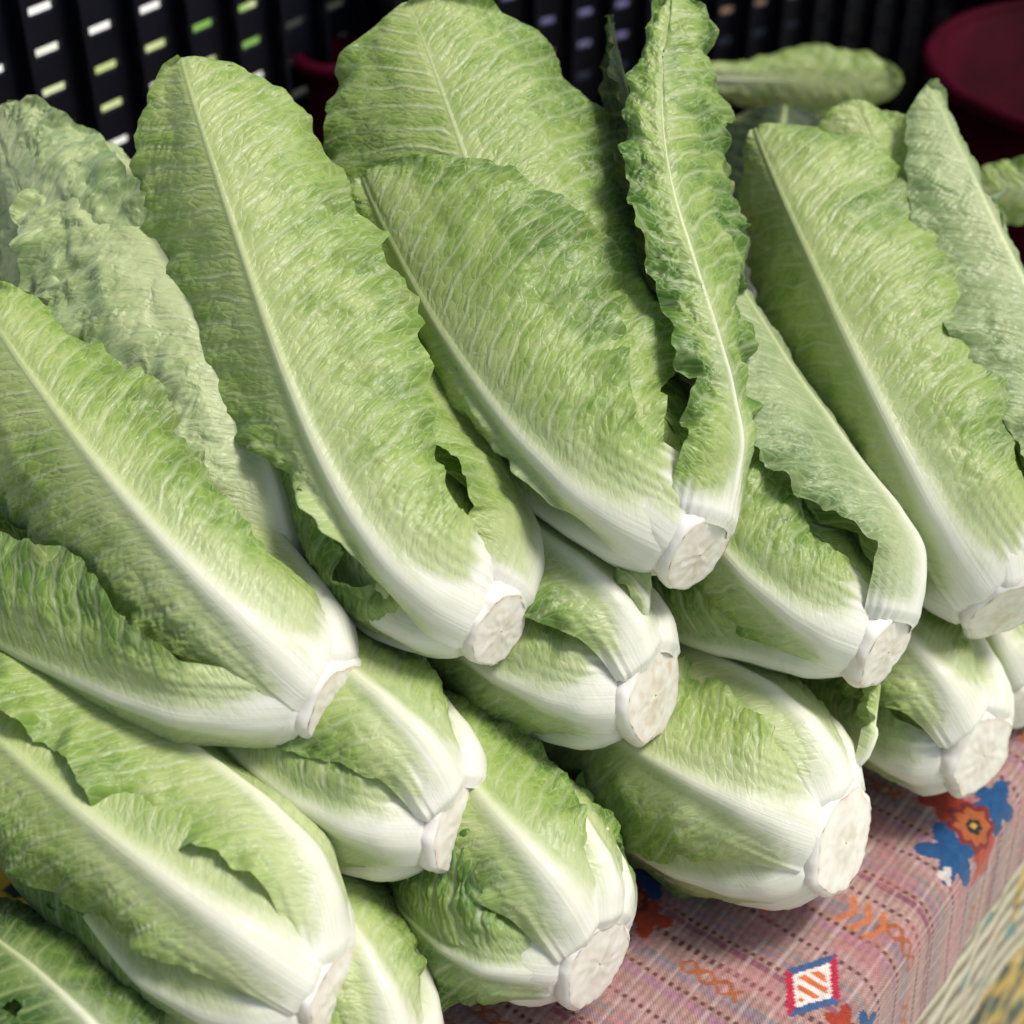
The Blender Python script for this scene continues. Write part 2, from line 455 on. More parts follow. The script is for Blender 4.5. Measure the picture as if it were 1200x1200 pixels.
PINK, MAROON, ORANGE, BLUE, CREAM = (.32, .19, .165), (.085, .018, .022), (.32, .09, .028), (.012, .065, .17), (.62, .52, .42)
def woven_colour(A_, T_):
    col = np.ones(A_.shape+(3,))*np.array(PINK)
    # bands across the edge, one after another along it
    ph = (A_+1.0) % .082
    def band(lo, hi, c, k=1.0):
        return put(col, ((ph > lo) & (ph < hi)).astype(float), c, k)
    col = band(.000, .013, (.36, .22, .21), .8)
    col = band(.020, .024, (.30, .15, .22), .7)
    col = band(.031, .036, (.24, .17, .20), .8)
    col = band(.036, .0385, (.10, .17, .20), .55)
    col = band(.044, .056, (.38, .24, .21), .8)
    col = band(.060, .063, (.20, .06, .10), .75)
    col = band(.069, .073, (.23, .16, .20), .7)
    col = band(.076, .078, (.12, .20, .22), .5)
    # fine weft threads parallel to the edge
    col = col*(1+.16*np.sin(T_*2*np.pi/.0042))[..., None]
    col = put(col, (np.sin(T_*2*np.pi/.0125+1) > .92).astype(float), (.46, .36, .32), .55)
    # rows of dark dashes
    dash = (T_ % .0046) < .0026
    for c0 in (.0065, .026, .050, .0655):
        col = put(col, ((np.abs(ph-c0) < .0012) & dash).astype(float), MAROON, .85)
    n = pnoise(A_*40, T_*40, 2)
    col = put(col, (n > .25).astype(float), (.42, .15, .16), .35)
    # orange zigzags in repeat
    zz = np.abs(((T_*1.0) % .010)-.005)
    for c0 in (.040,):
        col = put(col, ((np.abs(ph-c0-.0) < .0045) & (np.abs(zz-np.abs(ph-c0)) < .0015) & (pnoise(T_*30, A_*0+1, 4) > -.1)).astype(float), ORANGE, .9)
    # flower motif and its repeats
    a, b = ab(1132, 970)
    for da, db, s in ((0, 0, .95), (-.155, .020, .7), (.17, .0, .8), (-.155, -.12, .8)):
        A0, B0 = a+da, b+db
        col = put(col, star(A_, T_, A0-.006*s, B0+.021*s, .016*s, 4, .4), (.34, .05, .02))
        col = put(col, star(A_, T_, A0+.004*s, B0-.020*s, .016*s, 4, .4), (.30, .04, .02))
        col = put(col, star(A_, T_, A0+.023*s, B0+.003*s, .019*s, 5, .2), BLUE)
        col = put(col, star(A_, T_, A0-.026*s, B0+.0*s, .022*s, 5, .9), BLUE)
        col = put(col, star(A_, T_, A0-.042*s, B0+.004*s, .006*s, 3, .2), (.50, .44, .40))
        col = put(col, star(A_, T_, A0, B0, .0165*s, 8, 0, .8), (.16, .02, .02))
        col = put(col, star(A_, T_, A0, B0, .0125*s, 8, 0, .75), ORANGE)
        col = put(col, star(A_, T_, A0, B0, .0055*s, 6, 0, .8), (.015, .02, .02))
        col = put(col, star(A_, T_, A0, B0, .0022*s, 6, 0, .8), (.5, .30, .05))
    # diamond motif
    a, b = ab(942, 1160)
    for da, db in ((0, 0), (-.16, -.09), (.19, -.13)):
        x, y = (A_-a-da), (T_-b-db)
        d = np.abs(x)/.024+np.abs(y)/.0155
        col = put(col, (d < 1.0).astype(float), (.05, .10, .22))
        col = put(col, ((d < 1.0) & (x*y > 0)).astype(float), (.42, .02, .05))
        col = put(col, (d < .70).astype(float), (.70, .62, .56))
        col = put(col, ((d < .55) & (np.sin(x*2*np.pi/.0065) > -.2)).astype(float), (.55, .14, .05))
    a, b = ab(1003, 1082)
    for da, db in ((0, 0), (-.02, -.05)):
        x, y = A_-a-da, T_-b-db
        col = put(col, ((np.abs(x) < .010) & (np.abs(y) < .013) & (np.sin(y*2*np.pi/.0085+4*np.abs(x)/.010) > .2)).astype(float), (.50, .15, .05), .9)
    return col

def cream_colour(A_, T_):
    col = np.ones(A_.shape+(3,))*np.array((.46, .40, .27))
    s = np.sin(T_*2*np.pi/.021+1.5*pnoise(A_*9, T_*30, 6))
    col = put(col, (s > .55).astype(float), (.13, .10, .06), .9)
    col = put(col, (s < -.85).astype(float), (.70, .66, .52), .8)
    n = pnoise(A_*34, T_*55, 12)
    col = put(col, (n > .52).astype(float), (.05, .20, .18), .85)
    col = put(col, (pnoise(A_*30, T_*70, 31) > .62).astype(float), (.35, .05, .05), .7)
    return col

def yellow_colour(A_, T_):
    col = np.ones(A_.shape+(3,))*np.array((.52, .32, .018))
    d = fbm(A_*38, T_*38, 21, 2)
    col = put(col, (d > .04).astype(float), (.018, .03, .012))
    col = put(col, (pnoise(A_*70, T_*70, 3) > .5).astype(float), (.10, .20, .03), .9)
    col = put(col, (d < -.6).astype(float), (.55, .42, .16))
    return col

cloth_grid('floral_cloth', -.70, .80, [(-.24, .001), (0, .001), (.004, -.004), (.006, -.02), (.008, -.64)], .0035, M['cloth'],
           'yellow and black floral cloth hanging lowest over the table edge', colour=yellow_colour, wave=.006, seed=3)
cloth_grid('floral_cloth', -.45, -.15, [(-.60, .004), (-.28, .004)], .0025, M['cloth'],
           'corner of a yellow floral cloth peeking out at the left edge', colour=yellow_colour, seed=4)
cloth_grid('striped_cloth', -.45, .80, [(-.30, .0035), (0, .0035), (.005, .000), (.009, -.010), (.015, -.225)], .0022, M['cloth'],
           'cream cloth with dark stripes hanging between the pink and yellow cloths', colour=cream_colour, wave=.004, seed=5)
cloth_grid('woven_tablecloth', -.26, .42, [(-.30, .006), (-.010, .006), (.004, .005), (.010, .000), (.0145, -.010), (.018, -.074)], .00115, M['cloth'],
           'pink woven tablecloth with flower and diamond motifs under the lettuces', colour=woven_colour, wave=.003, seed=9)

# ------------------------------------------------------------------ romaine heads
_rt = np.array([0, .03, .08, .16, .30, .55, .80, 1.0, 1.4])
_rv = np.array([.385, .52, .71, .89, 1.0, .98, .86, .70, .55])
_tt = np.linspace(0, 1.4, 561)
_tv = np.interp(_tt, _rt, _rv)
_k = np.exp(-.5*(np.arange(-12, 13)/5.0)**2); _k /= _k.sum()
_tv = np.convolve(np.pad(_tv, 12, mode='reflect', reflect_type='odd'), _k, 'valid')

def unit(v): return v/np.maximum(np.linalg.norm(v, axis=-1, keepdims=True), 1e-9)

class Head:
    def __init__(self, butt, tip, R, bow=0.0, mid=None, butt_r=1.0, tilt=(0, 0)):
        self.p0, self.p2 = at(*butt), at(*tip)
        self.R, self.br = R, butt_r
        ax = self.p2-self.p0
        self.L = np.linalg.norm(ax)
        a = ax/self.L
        c = np.array([0, 0, CAM_H]) - (self.p0+self.p2)/2      # azimuth 0 of a head faces the front of the stall
        self.n0 = unit(c - a*(c@a)); self.b0 = np.cross(a, self.n0)
        if self.b0[0] < 0: self.b0 = -self.b0                  # azimuth grows to the right
        m_ = at(*mid, butt[2]+.62*(tip[2]-butt[2])) if mid else (self.p0+self.p2)/2
        self.p1 = m_ + self.n0*bow
        self.tilt = tilt
    def radius(self, t):
        r = np.interp(t, _tt, _tv)*self.R
        return r*(1+(self.br-1)*np.exp(-np.maximum(t, 0)*14))
    def axis(self, t):
        t = np.asarray(t)[..., None]
        return (1-t)**2*self.p0+2*t*(1-t)*self.p1+t*t*self.p2

def build_leaf(head, parent, origin, az=0, az1=None, ln=.95, w=.055, wl=1.0, wr=1.0, layer=0, flat=1.4, flare=0.0, to=None,
               tp=1.7, cl=0.0, cr=0.0, crump=1.0, tone=.35, ruf=1.25, rib=1.0, t0=0.0, hi=True, mat='leaf', seed=0, rows=None,
               fold=0.0, twist=0.0, wh=1.0, blunt=1.0, keel=.22, wlb=None, wrb=None, holes=(), name='leaf'):
    rows = rows or (150 if hi else 44)
    nr, nb = (4, 34) if hi else (2, 10)
    rs = np.random.RandomState(seed+5)
    tt = np.linspace(0, 1, rows)
    u = 1-(1-tt)**1.35
    t = t0 + u*(ln-t0)
    azs = np.radians(az + ((az1 if az1 is not None else az)-az)*sstep(0, 1, u))
    n = np.cos(azs)[:, None]*head.n0+np.sin(azs)[:, None]*head.b0
    R = head.radius(t)
    rc = R + layer*.0048*sstep(0, .22, u) + flare*u**2.2
    S = head.axis(t)+n*rc[:, None]
    if to is not None:
        if len(to) == 2:                                       # keep the depth the head's own shape gives
            q = S[-1]-np.array([0, 0, CAM_H])
            to = (*to, q @ np.array([0, math.cos(PITCH), -math.sin(PITCH)]))
        D = at(*to)-S[-1]
        S = S + D*(u**tp)[:, None]
    T = unit(np.gradient(S, axis=0))
    n = unit(n-T*np.sum(n*T, 1, keepdims=True))
    b = np.cross(T, n)
    sgn = np.sign(np.sum(b*head.b0*np.cos(azs)[:, None] - b*head.n0*np.sin(azs)[:, None]))
    b = b*(1 if sgn >= 0 else -1)
    if twist:
        a_ = twist*u**2
        n, b = n*np.cos(a_)[:, None]+b*np.sin(a_)[:, None], b*np.cos(a_)[:, None]-n*np.sin(a_)[:, None]
    Lw = np.r_[0, np.cumsum(np.linalg.norm(np.diff(S, axis=0), axis=1))]
    LL = Lw[-1]
    # half width of the blade along its length
    base_w = min(.024*head.R/.05, w*.75)
    f = base_w+(w-base_w)*sstep(.02, .62, u)
    x = np.clip((u-.50)/.50, 0, 1)
    f = f*(1-x**(2.6*blunt))**.55
    f = np.maximum(f, .0004)
    rw = (.0180*np.exp(-u*12)+.0062*(1-u)+.0011)*rib*(head.R/.05)**.5
    rw = np.minimum(rw, f*.62)
    # columns: rib columns first, then blade columns
    cr_ = np.linspace(0, 1, nr+1)
    cb_ = np.linspace(0, 1, nb+1)[1:]
    cb_ = cb_**.92
    sides = []
    for sg, k, kb in ((-1, wl, wlb), (1, wr, wrb)):
        fk = f*k
        if kb is not None: fk = kb*(head.R/.05)+(fk-kb*(head.R/.05))*(sstep(.25, .75, u) if kb < .02 else sstep(.05, .55, u))    # half width of this side at the base
        edge_n = 1+.08*ruf*pnoise(Lw*34, np.full_like(Lw, sg*3.1), seed+2)+.03*ruf*pnoise(Lw*120, np.full_like(Lw, sg*1.7), seed+4)+.018*ruf*np.abs(pnoise(Lw*260, np.full_like(Lw, sg*2.7), seed+6))
        edge_n = 1+(edge_n-1)*sstep(.10, .3, u)
        fk = np.maximum(fk*edge_n, rw*1.25)
        sr = rw[:, None]*cr_[None, :]
        sb = rw[:, None]+(fk-rw)[:, None]*cb_[None, :]
        sides.append((sg, np.concatenate([sr, sb], 1)))
    sL = -sides[0][1][:, ::-1]
    s = np.concatenate([sL[:, :-1], sides[1][1]], 1)
    ncol = s.shape[1]
    vL = np.concatenate([np.zeros(nr+1), cb_])
    v = np.concatenate([vL[::-1][:-1], vL])[None, :]*np.ones((rows, 1))     # 0 rib .. 1 margin
    sg = np.sign(np.arange(ncol)-(ncol-1)/2)[None, :]*np.ones((rows, 1))
    U, LW = u[:, None]*np.ones_like(s), Lw[:, None]*np.ones_like(s)
    RW = rw[:, None]
    sa = np.abs(s)
    rho = (R*(1.0+(flat-1.0)*sstep(.18, .85, u))*1.03 + layer*.0048)[:, None]
    ang = np.clip(s/rho, -2.5, 2.5)
    xx = rho*np.sin(ang); inw = rho*(1-np.cos(ang))
    kk = keel*sstep(.06, .45, U)
    inw = inw + kk*(np.sqrt(sa**2+(RW*.8)**2)-RW*.8) - kk*f[:, None]*.55   # the two halves meet at an angle along the rib
    P = S[:, None, :]+n[:, None, :]*(-inw)[..., None]+b[:, None, :]*xx[..., None]
    nn = n[:, None, :]*np.cos(ang)[..., None]+b[:, None, :]*np.sin(ang)[..., None]
    bb = b[:, None, :]*np.cos(ang)[..., None]-n[:, None, :]*np.sin(ang)[..., None]
    # relief
    blade = sstep(1.0, 2.4, sa/RW)
    far = sstep(.06, .30, U)
    hrib = (.0042*np.exp(-U*5)+.0024*(1-U)+.0004)*rib*(.25+.75*sstep(0, .12, U))
    d = hrib*np.exp(-(sa/(RW*.85))**2.2)
    # shallow grooves along the broad pale base of the rib
    d += .00035*np.exp(-U*6)*np.sin(s*2*np.pi/.0052+1.5*pnoise(s*90, LW*14, seed+9))
    warp = .24*fbm(s*36, LW*36, seed+11, 2)
    q1 = (LW-sa*.78+sa*sa*3.0)/.0125+warp + np.where(sg > 0, .43, 0)
    f1 = np.abs((q1 % 1)-.5)*2                       # 1 on the vein, 0 between veins
    q2 = (LW-sa*.70+sa*sa*2.0)/.0046+1.6*warp+.8*pnoise(s*130, LW*130, seed+13)
    f2 = np.abs((q2 % 1)-.5)*2
    a1n = .55+.6*pnoise(s*28, LW*28, seed+17)
    bul = (1-f1**3)*.0016*a1n+(1-f2**2)*.00065*(.5+.9*a1n)
    d += blade*far*bul*(.55+.45*crump)*(.4+.6*sstep(.05, .5, v))
    d += far*ruf*v**2*.0060*pnoise(LW*17+3, sg*3.3, seed+53)
    d += far*.0022*pnoise(s*16+7, LW*13, seed+51)*sstep(0, .4, v)
    d += blade*far*crump*(.0014*fbm(s*55, LW*42, seed+21, 3)+.0014*pnoise(s*22, LW*17, seed+23))*sstep(.03, .55, v)
    d += far*ruf*sstep(.62, 1, v)*(.0045*pnoise(LW*46, s*8, seed+27)+.0026*pnoise(LW*110, s*20, seed+29))
    d += np.where(sg < 0, cl, cr)*sstep(.45, 1.0, v)**1.3*far*.02
    d -= .0040*(1-sstep(0, .005, LW))*(head.R/.05)                  # the base dives into the trimmed stem
    d -= .0034*(1-sstep(.08, .34, U))*sstep(.35, 1.0, v)**1.5     # thick rounded flanks of the leaf base
    P = P+nn*d[..., None]
    lat = blade*far*crump*.0012*fbm(s*60, LW*60, seed+33, 2)
    P = P+bb*lat[..., None]
    off = P-S[:, None, :]+(n*rc[:, None])[:, None, :]
    a0 = unit(head.axis(np.array([.03]))[0]-head.p0)
    sh = (head.tilt[0]*(off@head.n0)+head.tilt[1]*(off@head.b0))*np.exp(-(LW/.03)**2)
    P = P+a0*sh[..., None]                                     # the knife's slant across the leaf bases
    if fold:                                                  # tip bending outwards
        P = P+(n[:, None, :]*(fold*sstep(.72, 1.0, U)**2*.05)[..., None])
    gu = np.gradient(P, axis=0); gv = np.gradient(P, axis=1)
    NN = unit(np.cross(gv, gu))
    NN[-1] = NN[-2]
    if np.sum(NN[rows//3]*nn[rows//3]) < 0: NN = -NN; flip = True
    else: flip = False
    # colour masks
    strk = pnoise(s*230, LW*11, seed+41)
    wbase = 1-sstep(0, 1, (LW-.008*wh)/((.070*np.exp(-(sa/(.0080*wh))**2)+.020)*wh)+.42*strk*sstep(.006, .02, LW))
    wrib = np.exp(-(sa/(RW*(1.0+.12*strk)))**2)
    white = np.clip(np.maximum(np.maximum(wbase, wrib*(1-.10*U)), .42*np.exp(-(sa/(RW*2.1+.004))**2)*(1-.75*U)), 0, 1)
    tonev = tone-.08+.42*sstep(.08, .75, v)*sstep(.05, .4, U)-.22*(1-sstep(.05, .35, U))-.10*sstep(.7, 1, U)
    a1 = np.stack([white, U, sstep(.6, 1, v)], -1).reshape(-1, 3)
    a2 = np.stack([s, LW, np.full_like(s, seed*.37)], -1).reshape(-1, 3)
    a3 = np.stack([q1, tonev, blade*far*(1-.55*v)*np.clip(.45+.6*a1n, 0, 1)], -1).reshape(-1, 3)
    P = (P-origin).reshape(-1, 3); NN = NN.reshape(-1, 3)
    idx = np.arange(rows*ncol).reshape(rows, ncol)
    Q = np.stack([idx[:-1, :-1], idx[:-1, 1:], idx[1:, 1:], idx[1:, :-1]], -1)
    if flip: Q = Q[..., ::-1]
    keep = np.ones((rows-1, ncol-1), bool)
    for hx, hy, hr in holes:                                  # eaten holes, ragged, at points of the place
        qc = P[Q].mean(2)+origin-np.array([0, 0, CAM_H])
        fd, ud = np.array([0, math.cos(PITCH), -math.sin(PITCH)]), np.array([0, math.sin(PITCH), math.cos(PITCH)])
        dd = qc@fd
        X, Y = 600+qc[..., 0]/dd*FPX, 600-(qc@ud)/dd*FPX
        keep &= np.hypot(X-hx, Y-hy) > hr*(1+.35*pnoise(X*.12, Y*.12, seed))
    mid = (ncol-1)//2
    ribm = np.zeros(ncol-1, bool); ribm[mid-nr:mid+nr] = True
    def sub(nm, Qs, Ks, par):
        Qs = Qs.reshape(-1, 4)[Ks.ravel()]
        used = np.unique(Qs); mp = np.full(rows*ncol, -1); mp[used] = np.arange(len(used))
        return np_mesh(nm, P[used], mp[Qs], M[mat], par, {'a1': a1[used], 'a2': a2[used], 'a3': a3[used]}, NN[used])
    if hi:
        # one blade mesh whose rib strip is a mesh of its own
        lf = sub(name, np.concatenate([Q[:, :mid-nr], Q[:, mid+nr:]], 1), np.concatenate([keep[:, :mid-nr], keep[:, mid+nr:]], 1), parent)
        sub('midrib', Q[:, mid-nr:mid+nr], keep[:, mid-nr:mid+nr], lf)
    else:
        lf = sub(name, Q, keep, parent)
    return lf

def build_stem(head, parent, origin, seed, tilt=(0, 0), depth=.004):
    a = unit(head.axis(np.array([.03]))[0]-head.p0)
    n0, b0 = head.n0, np.cross(a, head.n0)
    n0 = unit(np.cross(b0, a))
    K = 64
    th = np.linspace(0, 2*np.pi, K, endpoint=False)
    r0 = float(head.radius(0.0))
    fa = (th*5/(2*np.pi)+seed*.37) % 1-.5
    lump = 1.03-.05*np.cos(fa*np.pi*2)*.6+.11*pnoise(np.cos(th)*1.8, np.sin(th)*1.8, seed)+.035*pnoise(np.cos(th)*7, np.sin(th)*7, seed+1)
    def ring(z, r, dz=0):
        rr = r*lump
        x, y = rr*np.cos(th), rr*np.sin(th)
        zz = z + (tilt[0]*x+tilt[1]*y) + dz
        return head.p0+a*zz[:, None]+n0*x[:, None]+b0*y[:, None]
    # sides
    prof = [(.014, 1.0), (.008, 1.10), (.004, 1.14), (.001, 1.13), (-.001, 1.09), (-.002, 1.04), (-.0026, .99)]
    rings = np.array([ring(z, r0*k) for z, k in prof])
    V = rings.reshape(-1, 3)-origin
    i = np.arange(len(prof)*K).reshape(len(prof), K)
    Q = np.stack([i[:-1], np.roll(i[:-1], -1, 1), np.roll(i[1:], -1, 1), i[1:]], -1).reshape(-1, 4)
    a1 = np.tile([.80, 0, 0], (len(V), 1))
    st = np_mesh('stem', V, Q, M['cut'], parent, {'a1': a1})
    # cut face, slightly dished and scored by the knife
    ks = np.linspace(.99, 0.02, 12)
    rings = np.array([ring(-.0026-.0008*(1-k*k)+.0005*pnoise(np.cos(th)*k*6, np.sin(th)*k*6, seed+3), r0*k) for k in ks])
    V = rings.reshape(-1, 3)-origin
    i = np.arange(len(ks)*K).reshape(len(ks), K)
    Q = np.stack([i[:-1], np.roll(i[:-1], -1, 1), np.roll(i[1:], -1, 1), i[1:]], -1).reshape(-1, 4)
    a1 = np.stack([np.repeat(ks, K), np.zeros(len(V)), np.zeros(len(V))], 1)
    np_mesh('cut_face', V, Q, M['cut'], st, {'a1': a1})

SEED = [0]
def romaine(label, butt, tip, R, leaves, bow=0.0, mid=None, butt_r=1.0, back=5, tilt=(0, .16), mat='leaf', name='romaine_lettuce'):
    h = Head(butt, tip, R, bow, mid, butt_r, tilt)
    root = empty(name, h.p0, label, 'lettuce', 'romaine lettuces heaped on the stall')
    SEED[0] += 40
    tvar = ((SEED[0]//40*37) % 11)/11*.22-.09                      # some heads are greener than others
    for k, lf in enumerate(leaves):
        d = dict(lf); d['tone'] = d.get('tone', .35)+tvar; d.setdefault('seed', SEED[0]+k*3); d.setdefault('mat', mat)
        build_leaf(h, root, h.p0, **d)
    for k in range(back):
        build_leaf(h, root, h.p0, az=100+160*k/max(back-1, 1), ln=.80+.05*(k % 3), w=.05*R/.05, layer=-1.5-.6*(k % 2), hi=False, seed=SEED[0]+20+k, mat=mat, tone=.5, flat=1.1)
    hc = Head(butt, tip, R*.74, bow, mid, butt_r*.8, tilt)       # paler heart leaves inside
    for k, a_ in enumerate((-50, 20, 80)):
        build_leaf(hc, root, h.p0, az=a_, ln=.80, w=.05*R/.05, t0=.05, layer=0, hi=False, seed=SEED[0]+30+k, mat=mat, tone=.3, flat=1.0, wh=.2, rib=.4, wlb=.04, wrb=.04, ruf=.3, crump=.3, keel=0)
    build_stem(h, root, h.p0, SEED[0], tilt)
    print('HEAD', label[:44], 'butt z %.3f tip z %.3f L %.3f' % (h.p0[2], h.p2[2], h.L))
    return h

D = dict
# ---- top row
romaine('large lettuce at the left edge with a thick central rib, stem pointing at the middle', (390, 822, .765), (-60, 430, .86), .048, [
    D(az=74, ln=.80, w=.050, layer=-1.2, flat=1.0, tone=.10),
    D(az=-100, ln=.8, w=.05, layer=-.7, tone=.5),
    D(az=2, ln=1.0, w=.058, wr=.74, wrb=.042, layer=1.4, flat=1.5, to=(-30, 340), tone=.20, keel=.3),
    D(az=-50, ln=.95, w=.050, wr=.95, layer=3, flat=1.3, to=(-110, 690), tone=.33),
], mid=(180, 665))
romaine('crumpled pale green lettuce standing behind the left edge lettuce', (340, 740, .815), (70, 170, .92), .048, [
    D(az=-35, ln=1.0, w=.062, layer=0, flat=2, to=(-10, 135), crump=2.6, tone=.25, ruf=2, keel=.05, rib=.5),
    D(az=70, ln=.75, w=.05, wh=.25, rib=.5, wlb=.045, wrb=.045, layer=0, to=(300, 470), crump=2.2, ruf=2.2, tone=.2, keel=.1),
    D(az=24, ln=1.0, w=.064, wr=1.0, wh=.25, rib=.55, wlb=.05, wrb=.06, layer=2.4, flat=2.1, to=(88, 158, .885), crump=3.0, ruf=2.6, tone=.12, keel=.28, blunt=.8),
], mat='leaf_pale')
romaine('tall pale lettuce with one long straight rib, second from the left in the top row', (582, 735, .777), (215, 80, .875), .047, [
    D(az=-64, ln=.80, w=.050, wrb=.04, layer=-.4, flat=1.2, tone=.5, crump=1.6, ruf=1.8, to=(300, 460)),
    D(az=-92, ln=.62, w=.042, wh=.4, rib=.6, wrb=.04, layer=.5, to=(318, 500, .805), ruf=2.4, crump=1.8, tone=.45),
    D(az=-110, ln=.7, w=.045, layer=-.7, tone=.5),
    D(az=96, wh=.5, ln=.82, w=.056, wlb=.055, ruf=.6, layer=.6, flat=1.1, tone=.10),
    D(az=-22, az1=-6, ln=1.0, w=.060, wl=.95, wlb=.012, wrb=.046, layer=2.2, flat=1.8, to=(213, 68), tone=.17, keel=.36, blunt=1.7, cl=.2, ruf=1.6),
], mid=(425, 598))
romaine('tallest broad lettuce in the middle of the top row with a folded front leaf', (815, 645, .79), (548, 20, .90), .046, [
    D(az=-68, ln=.75, w=.050, wrb=.04, layer=-.4, flat=1.2, tone=.65, ruf=2, to=(510, 420)),
    D(az=-112, ln=.7, w=.045, layer=-.7, tone=.5),
    D(az=-18, az1=10, ln=1.0, w=.082, wl=.9, wr=1.1, layer=.8, flat=2.6, to=(478, 2), tone=.30, blunt=2.2, ruf=1.6, wh=.5, rib=.7, keel=.12),
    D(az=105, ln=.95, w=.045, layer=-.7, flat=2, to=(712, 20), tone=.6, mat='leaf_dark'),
    D(az=70, az1=12, ln=1.0, w=.066, wl=.34, wr=1.0, wlb=.040, wrb=.03, layer=1.8, flat=1.6, to=(792, -14), tone=.5, crump=2.8, ruf=2.6, rib=.28, keel=.3, blunt=.7, wh=.7),
    D(az=-30, ln=.82, w=.062, wl=.5, wlb=.012, wr=1.45, wrb=.048, layer=3.0, flat=1.6, to=(425, 205), tone=.27, keel=.15),
], butt_r=1.12, mid=(650, 475))
romaine('lettuce lying below the tallest one, bluish leaf along its bright right side', (1035, 760, .825), (760, 330, .91), .046, [
    D(az=-72, ln=.85, w=.048, layer=-.7, flat=1.1, tone=.4, to=(690, 690)),
    D(az=-22, ln=.9, w=.050, layer=.8, flat=1.2, tone=.27, to=(740, 430), wrb=.046),
    D(az=76, az1=66, wh=.6, ln=1.0, w=.054, wlb=.036, layer=2.3, flat=1.2, to=(838, 285), tone=.25, ruf=1.7, mat='leaf_blue', keel=.1, rib=.8),
], butt_r=1.1, mid=(865, 640), tilt=(0, .1))
romaine('large lettuce at the right edge with a round cut stem and a pointed side leaf', (1178, 712, .86), (990, 130, .97), .052, [
    D(az=-80, ln=.85, w=.045, layer=-.7, flat=1.1, tone=.6),
    D(az=18, ln=1.0, w=.060, layer=-2.5, flat=1.8, to=(1000, 118), tone=.22, crump=2.4, rib=.7, wh=.6),
    D(az=70, az1=45, ln=1.0, w=.045, layer=1.5, flat=1.4, to=(1086, 100), tone=.22, crump=1.5, mat='leaf_blue', keel=.5, blunt=.5, rib=.6),
    D(az=100, ln=.80, w=.045, layer=2.0, flat=1.2, to=(1150, 235), tone=.25, crump=1.4, mat='leaf_blue', keel=.2, ruf=1.6),
    D(az=-14, ln=.97, w=.054, wr=1.5, wrb=.048, layer=2.6, flat=1.4, to=(885, 150), tone=.24, keel=.4, crump=1.3, ruf=1.4),
], butt_r=1.05, mid=(1090, 480))
# ---- middle row
romaine('short lettuce tucked under the two left lettuces of the top row', (535, 968, .775), (230, 680, .85), .049, [
    D(az=78, ln=.9, w=.048, layer=-.7, tone=.3),
    D(az=-80, ln=.9, w=.048, layer=-.7, tone=.5),
    D(az=28, ln=.9, w=.046, layer=1.5, tone=.25),
    D(az=-35, ln=.9, w=.046, wrb=.04, layer=.5, tone=.3),
], butt_r=1.1, mid=(370, 890))
romaine('lettuce wedged below the gap between the two tall lettuces, torn leaf spike on top', (762, 812, .81), (450, 560, .89), .049, [
    D(az=80, ln=.9, w=.048, layer=-.7, tone=.3),
    D(az=-80, ln=.9, w=.048, layer=-.7, tone=.5),
    D(az=35, ln=.9, w=.046, layer=1.5, tone=.25),
    D(az=-35, ln=.9, w=.046, wrb=.04, layer=.5, tone=.3),
    D(az=45, t0=.08, ln=.22, w=.006, layer=3, tone=.2, wh=.2, rib=.3, to=(726, 666), rows=30),
], butt_r=1.2, mid=(600, 735))
# ---- bottom row
romaine('big lettuce in the lower left corner with a very broad white rib', (388, 1165, .738), (-60, 800, .82), .051, [
    D(az=75, ln=.85, w=.05, layer=-.7, tone=.12),
    D(az=-85, ln=.72, w=.05, layer=-.7, tone=.4, to=(60, 1050)),
    D(az=50, ln=.95, w=.044, layer=2.4, flat=1.1, tone=.15, ruf=1.8, crump=.7),
    D(az=0, ln=1.0, w=.05, wl=.85, layer=1.2, flat=1.2, tone=.25, rib=1.25, crump=.7),
    D(az=-52, ln=.8, w=.046, layer=.0, tone=.4, to=(48, 935)),
], mid=(170, 1035))
romaine('lettuce at the bottom centre with a torn frilly leaf under its rib', (697, 1125, .784), (470, 850, .86), .048, [
    D(az=80, ln=.9, w=.048, layer=-.7, tone=.2),
    D(az=-80, ln=.9, w=.048, layer=-.7, tone=.5),
    D(az=50, ln=.9, w=.046, layer=.4, tone=.3),
    D(az=-40, ln=.9, w=.046, layer=.3, tone=.4),
    D(az=12, ln=.95, w=.046, layer=2.2, tone=.25, ruf=1.6, rib=1.25),
    D(az=-42, ln=.70, w=.042, layer=2.6, tone=.6, ruf=3.0, crump=1.8, rib=.6, wh=.5, to=(462, 1050), keel=.1),
    D(az=125, ln=.62, w=.036, layer=1, tone=.75, ruf=3.0, crump=2, rib=.4, wh=.3, flare=.006),
], butt_r=1.15, mid=(570, 1015))
romaine('fat rounded lettuce lying on the tablecloth, foremost on the right', (985, 985, .83), (650, 790, .93), .056, [
    D(az=85, ln=.9, w=.055, layer=-.7, tone=.1),
    D(az=-80, ln=.9, w=.05, layer=-.7, tone=.4),
    D(az=50, ln=.9, w=.05, layer=.8, tone=.12),
    D(az=-8, ln=.9, w=.052, layer=1.8, tone=.18, wrb=.042),
    D(az=-58, ln=.9, w=.045, layer=.4, tone=.25),
    D(az=88, t0=.04, ln=.11, w=.006, layer=4, tone=.2, wh=.3, rib=.3, flare=.014, rows=30, ruf=2.5),
], butt_r=1.15, mid=(810, 895))
romaine('small lettuce lying on the cloth under the right edge lettuce', (1148, 882, .885), (930, 660, .98), .048, [
    D(az=75, ln=.9, w=.05, layer=-.7, tone=.2),
    D(az=-60, ln=.9, w=.05, layer=-.7, tone=.45),
    D(az=18, ln=.9, w=.048, layer=1.6, tone=.25),
], butt_r=1.15, mid=(1030, 790))
